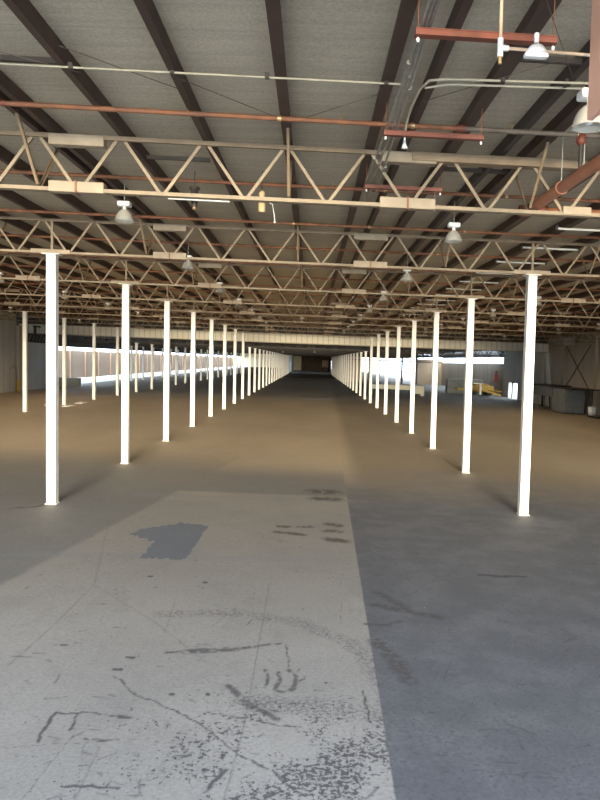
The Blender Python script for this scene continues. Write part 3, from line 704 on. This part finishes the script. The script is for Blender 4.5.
# stacked grey steel tables
t = empty('work_table', (11.0, 31.6, 0), 'grey steel-topped work tables pushed together against the right wall', 'table')
MB().box(10.55, 11.3, 30.1, 33.4, .62, 1.05, .01).build('table_body', 'greyst', t)
MB().box(10.45, 11.4, 30.0, 32.6, 1.05, 1.12, .01).build('table_top', 'dark', t)
for x in (10.62, 11.2):
    for y in (30.2, 31.1, 32.1, 33.2): MB().bar((x,y,0), (x,y+.12,.62), .05, .05).build('leg', 'wood' if x < 11 else 'dark', t)
t = empty('metal_cabinet', (10.9, 28.9, 0), 'tall grey metal cabinet with an overhanging dark top right of the work tables', 'cabinet')
MB().box(10.5, 11.35, 28.35, 29.85, .03, 1.02, .01).build('cabinet_body', 'greyst', t)
MB().box(10.4, 11.55, 27.3, 29.95, 1.02, 1.07, .005).build('cabinet_top', 'dark', t)
MB().box(10.55, 11.3, 28.4, 29.8, 0, .03).build('plinth', 'dark', t)
for y in (27.45, 27.9): MB().bar((11.3,y,0), (11.3,y,1.02), .04, .04).build('leg', 'dark', t)
t = empty('waste_bin', (11.2, 27.2, 0), 'small pale bin on the floor by the right wall beside the cabinet', 'bin')
MB().lathe((11.2,27.2,0), [(.001,0),(.13,0),(.16,.38),(.15,.38),(.12,.02),(.001,.02)], 14).build('bin_body', 'fix', t)
MB().lathe((11.2,27.2,.38), [(.001,.03),(.17,.02),(.17,0),(.001,0)], 14).build('lid', 'cream', t)
t = empty('wall_valve', (11.5, 26.9, .7), 'small black pipe valve standing off the right wall above the bin', 'valve')
MB().tube([(11.68,26.9,.75),(11.45,26.9,.75),(11.45,26.9,.9)], .03, 8).build('pipe', 'black', t)
MB().lathe((11.45,26.9,.9), [(.001,.02),(.08,.02),(.08,0),(.001,0)], 12).build('handwheel', 'black', t)
tag(MB().box(10.9, 11.6, 26.0, 26.9, 0, .06, .01).build('floor_mat', 'black'), 'dark low mat on the floor at the right edge', 'mat')
# extinguisher, yellow lift machine
t = empty('fire_extinguisher', (11.9, 44.3, .8), 'red fire extinguisher on the far right wall above the yellow machine', 'extinguisher')
MB().lathe((11.85,44.3,.85), [(.001,0),(.09,0),(.10,.03),(.10,.48),(.05,.56),(.02,.6),(.001,.6)], 12).build('cylinder', 'redext', t)
MB().box(11.80, 11.9, 44.2, 44.4, 1.45, 1.55, .01).build('handle', 'black', t)
t = empty('lift_machine', (11.0, 44.0, 0), 'yellow low lift machine parked by the right wall beyond the fascia', 'vehicle')
MB().box(10.0, 11.5, 43.4, 44.6, .22, .62, .04).box(10.3, 11.2, 43.5, 44.5, .62, .74, .03).build('chassis', 'yellow', t)
MB().bar((10.3,43.3,.45), (11.8,42.7,.08), .12, .10).bar((11.0,43.35,.42), (11.85,42.9,.30), .08, .08).build('boom', 'yellow', t)
MB().box(9.2, 10.05, 43.5, 44.4, .30, .42, .02).build('fork_deck', 'yellow', t)
for x in (10.25, 11.25):
    for y in (43.45, 44.55): 
        w = MB().tube([(x,y-.05,.19), (x,y+.05,.19)], .19, 16); w.build('wheel', 'black', t)
tag(MB().box(8.9, 11.3, 45.2, 46.0, 0, .95).build('crate', 'greyst'), 'grey crate standing behind the yellow machine', 'crate')
# narrow lit gaps left in the rear right wall
for n, (y0_, y1_) in enumerate(((40.1,40.75),(41.1,41.5))):
    pass
# yellow guard post at left wall
t = empty('guard_post', (-12.75, 31.2, 0), 'yellow guard post against the left wall beside the cream trim', 'post')
MB().tube([(-12.8,31.2,0), (-12.8,31.2,.50)], .085, 12).build('post', 'yellow', t)
MB().tube([(-12.88,31.2,.5), (-12.88,31.2,1.0), (-12.93,31.0,1.15), (-12.93,30.7,1.0)], .018, 6).build('pipe', 'galv', t)
# dark awning frame over the left screen wall
t = empty('door_operator', (-12.9, 33.5, 2.2), 'dark latticed door operator above the lower left wall screen', 'fixture')
b = MB().box(-13.0, -12.9, 32.2, 35.0, 2.22, 2.27).box(-13.0, -12.9, 32.2, 35.0, 2.55, 2.6).box(-13.04,-12.99,32.2,35.0,2.22,2.6); b.build('frame', 'dark', t)
b = MB()
for k in range(7): b.bar((-12.93,32.3+k*.4,2.27), (-12.93,32.55+k*.4,2.55), .03, .03)
b.build('lattice', 'greyst', t)
MB().bar((-12.93,33.4,2.6), (-12.93,33.4,2.95), .08, .08).bar((-12.93,33.2,2.95), (-12.93,34.0,2.95), .06, .06).build('bracket', 'dark', t)
# white floor glints put in as thin pale pieces, outer left row
for n, (x, y) in enumerate(((-8.85, 24.2), (-8.2, 24.0), (-8.3, 25.6))):
    b = MB().add([(x-.12,y-.3,.012),(x+.1,y-.25,.02),(x+.13,y+.3,.012),(x-.1,y+.26,.03),(x-.12,y-.3,.0),(x+.1,y-.25,.0),(x+.13,y+.3,.0),(x-.1,y+.26,.0)], [[0,1,2,3],[7,6,5,4],[0,4,5,1],[1,5,6,2],[2,6,7,3],[3,7,4,0]])
    tag(b.build('glint_piece', 'fix'), ('white glint built as a flat piece on the floor left of the second outer left column', 'white glint built as a flat piece on the floor right of the second outer left column', 'white glint built as a flat piece on the floor behind the second outer left column')[n], 'glint', 'white glints on the floor')
# far end of the aisle
t = empty('parked_trailer', (2.4, 121, 0), 'small pale box trailer at the dark far end of the aisle', 'vehicle')
MB().box(1.75, 2.8, 119.5, 123, .75, 1.95, .05).build('trailer_box', 'fence', t)
for x in (1.9, 2.75): MB().tube([(x-.08,120,.3), (x+.08,120,.3)], .3, 14).build('wheel', 'black', t)
MB().box(1.8, 2.85, 119.6, 122.9, .55, .75).build('chassis', 'dark', t)

# ------------------------------------------------------------------ light
w = bpy.data.worlds.new('World'); bpy.context.scene.world = w; w.use_nodes = True
bg = w.node_tree.nodes['Background']; bg.inputs['Color'].default_value = (.64,.80,1.0,1); bg.inputs['Strength'].default_value = 9.5
sun = bpy.data.lights.new('sun', 'SUN'); sun.energy = 17.0; sun.angle = math.radians(15); sun.color = (1.0,.86,.62)
so = bpy.data.objects.new('sun', sun); C.objects.link(so)
d = Vector((-.02, math.cos(math.radians(4.5)), -math.sin(math.radians(4.5))))
so.rotation_euler = d.to_track_quat('-Z', 'Y').to_euler()
# warm spots at the hall's lamps; outer rows raised to brighten side walls
for x in (-9.6, -5.56, -1.71, 1.33, 4.25, 8.2):
    for j in range(0, 8):
        l = bpy.data.lights.new('lamp_glow', 'SPOT'); l.energy = (6 if j == 0 else 13) if -8 < x < 6 else (65 if x < 0 else 75); l.color = (1.0,.76,.47); l.shadow_soft_size = .08
        l.spot_size = math.radians(158); l.spot_blend = .5
        o = bpy.data.objects.new('lamp_glow', l); C.objects.link(o); o.location = T((x, 6.45+j*BAY, 2.93))

# ------------------------------------------------------------------ camera
pt, yw, ro = .0568, -.0161, .0196
fw = Vector((math.sin(yw)*math.cos(pt), math.cos(yw)*math.cos(pt), -math.sin(pt)))
ri = Vector((math.cos(yw), -math.sin(yw), 0)); up = ri.cross(fw)
r2 = ri*math.cos(ro) + up*math.sin(ro); u2 = -ri*math.sin(ro) + up*math.cos(ro)
cam = bpy.data.cameras.new('camera'); co = bpy.data.objects.new('camera', cam); C.objects.link(co)
mw = Matrix.Identity(4)
for k, vct in enumerate((r2, u2, -fw)):
    for q in range(3): mw[q][k] = vct[q]
mw[2][3] = EYE
co.matrix_world = mw
cam.sensor_fit = 'VERTICAL'; cam.sensor_height = 36; cam.lens = 36*FOC/800; cam.clip_end = 500
sc = bpy.context.scene; sc.camera = co
for o in sc.objects:
    if '_o' in o: del o['_o']
vs = sc.view_settings; vs.view_transform = 'Standard'; vs.look = 'None'; vs.gamma = 1; vs.exposure = 0; vs.use_curve_mapping = False
sc.cycles.use_denoising = True; sc.cycles.max_bounces = 8; sc.cycles.sample_clamp_indirect = 6
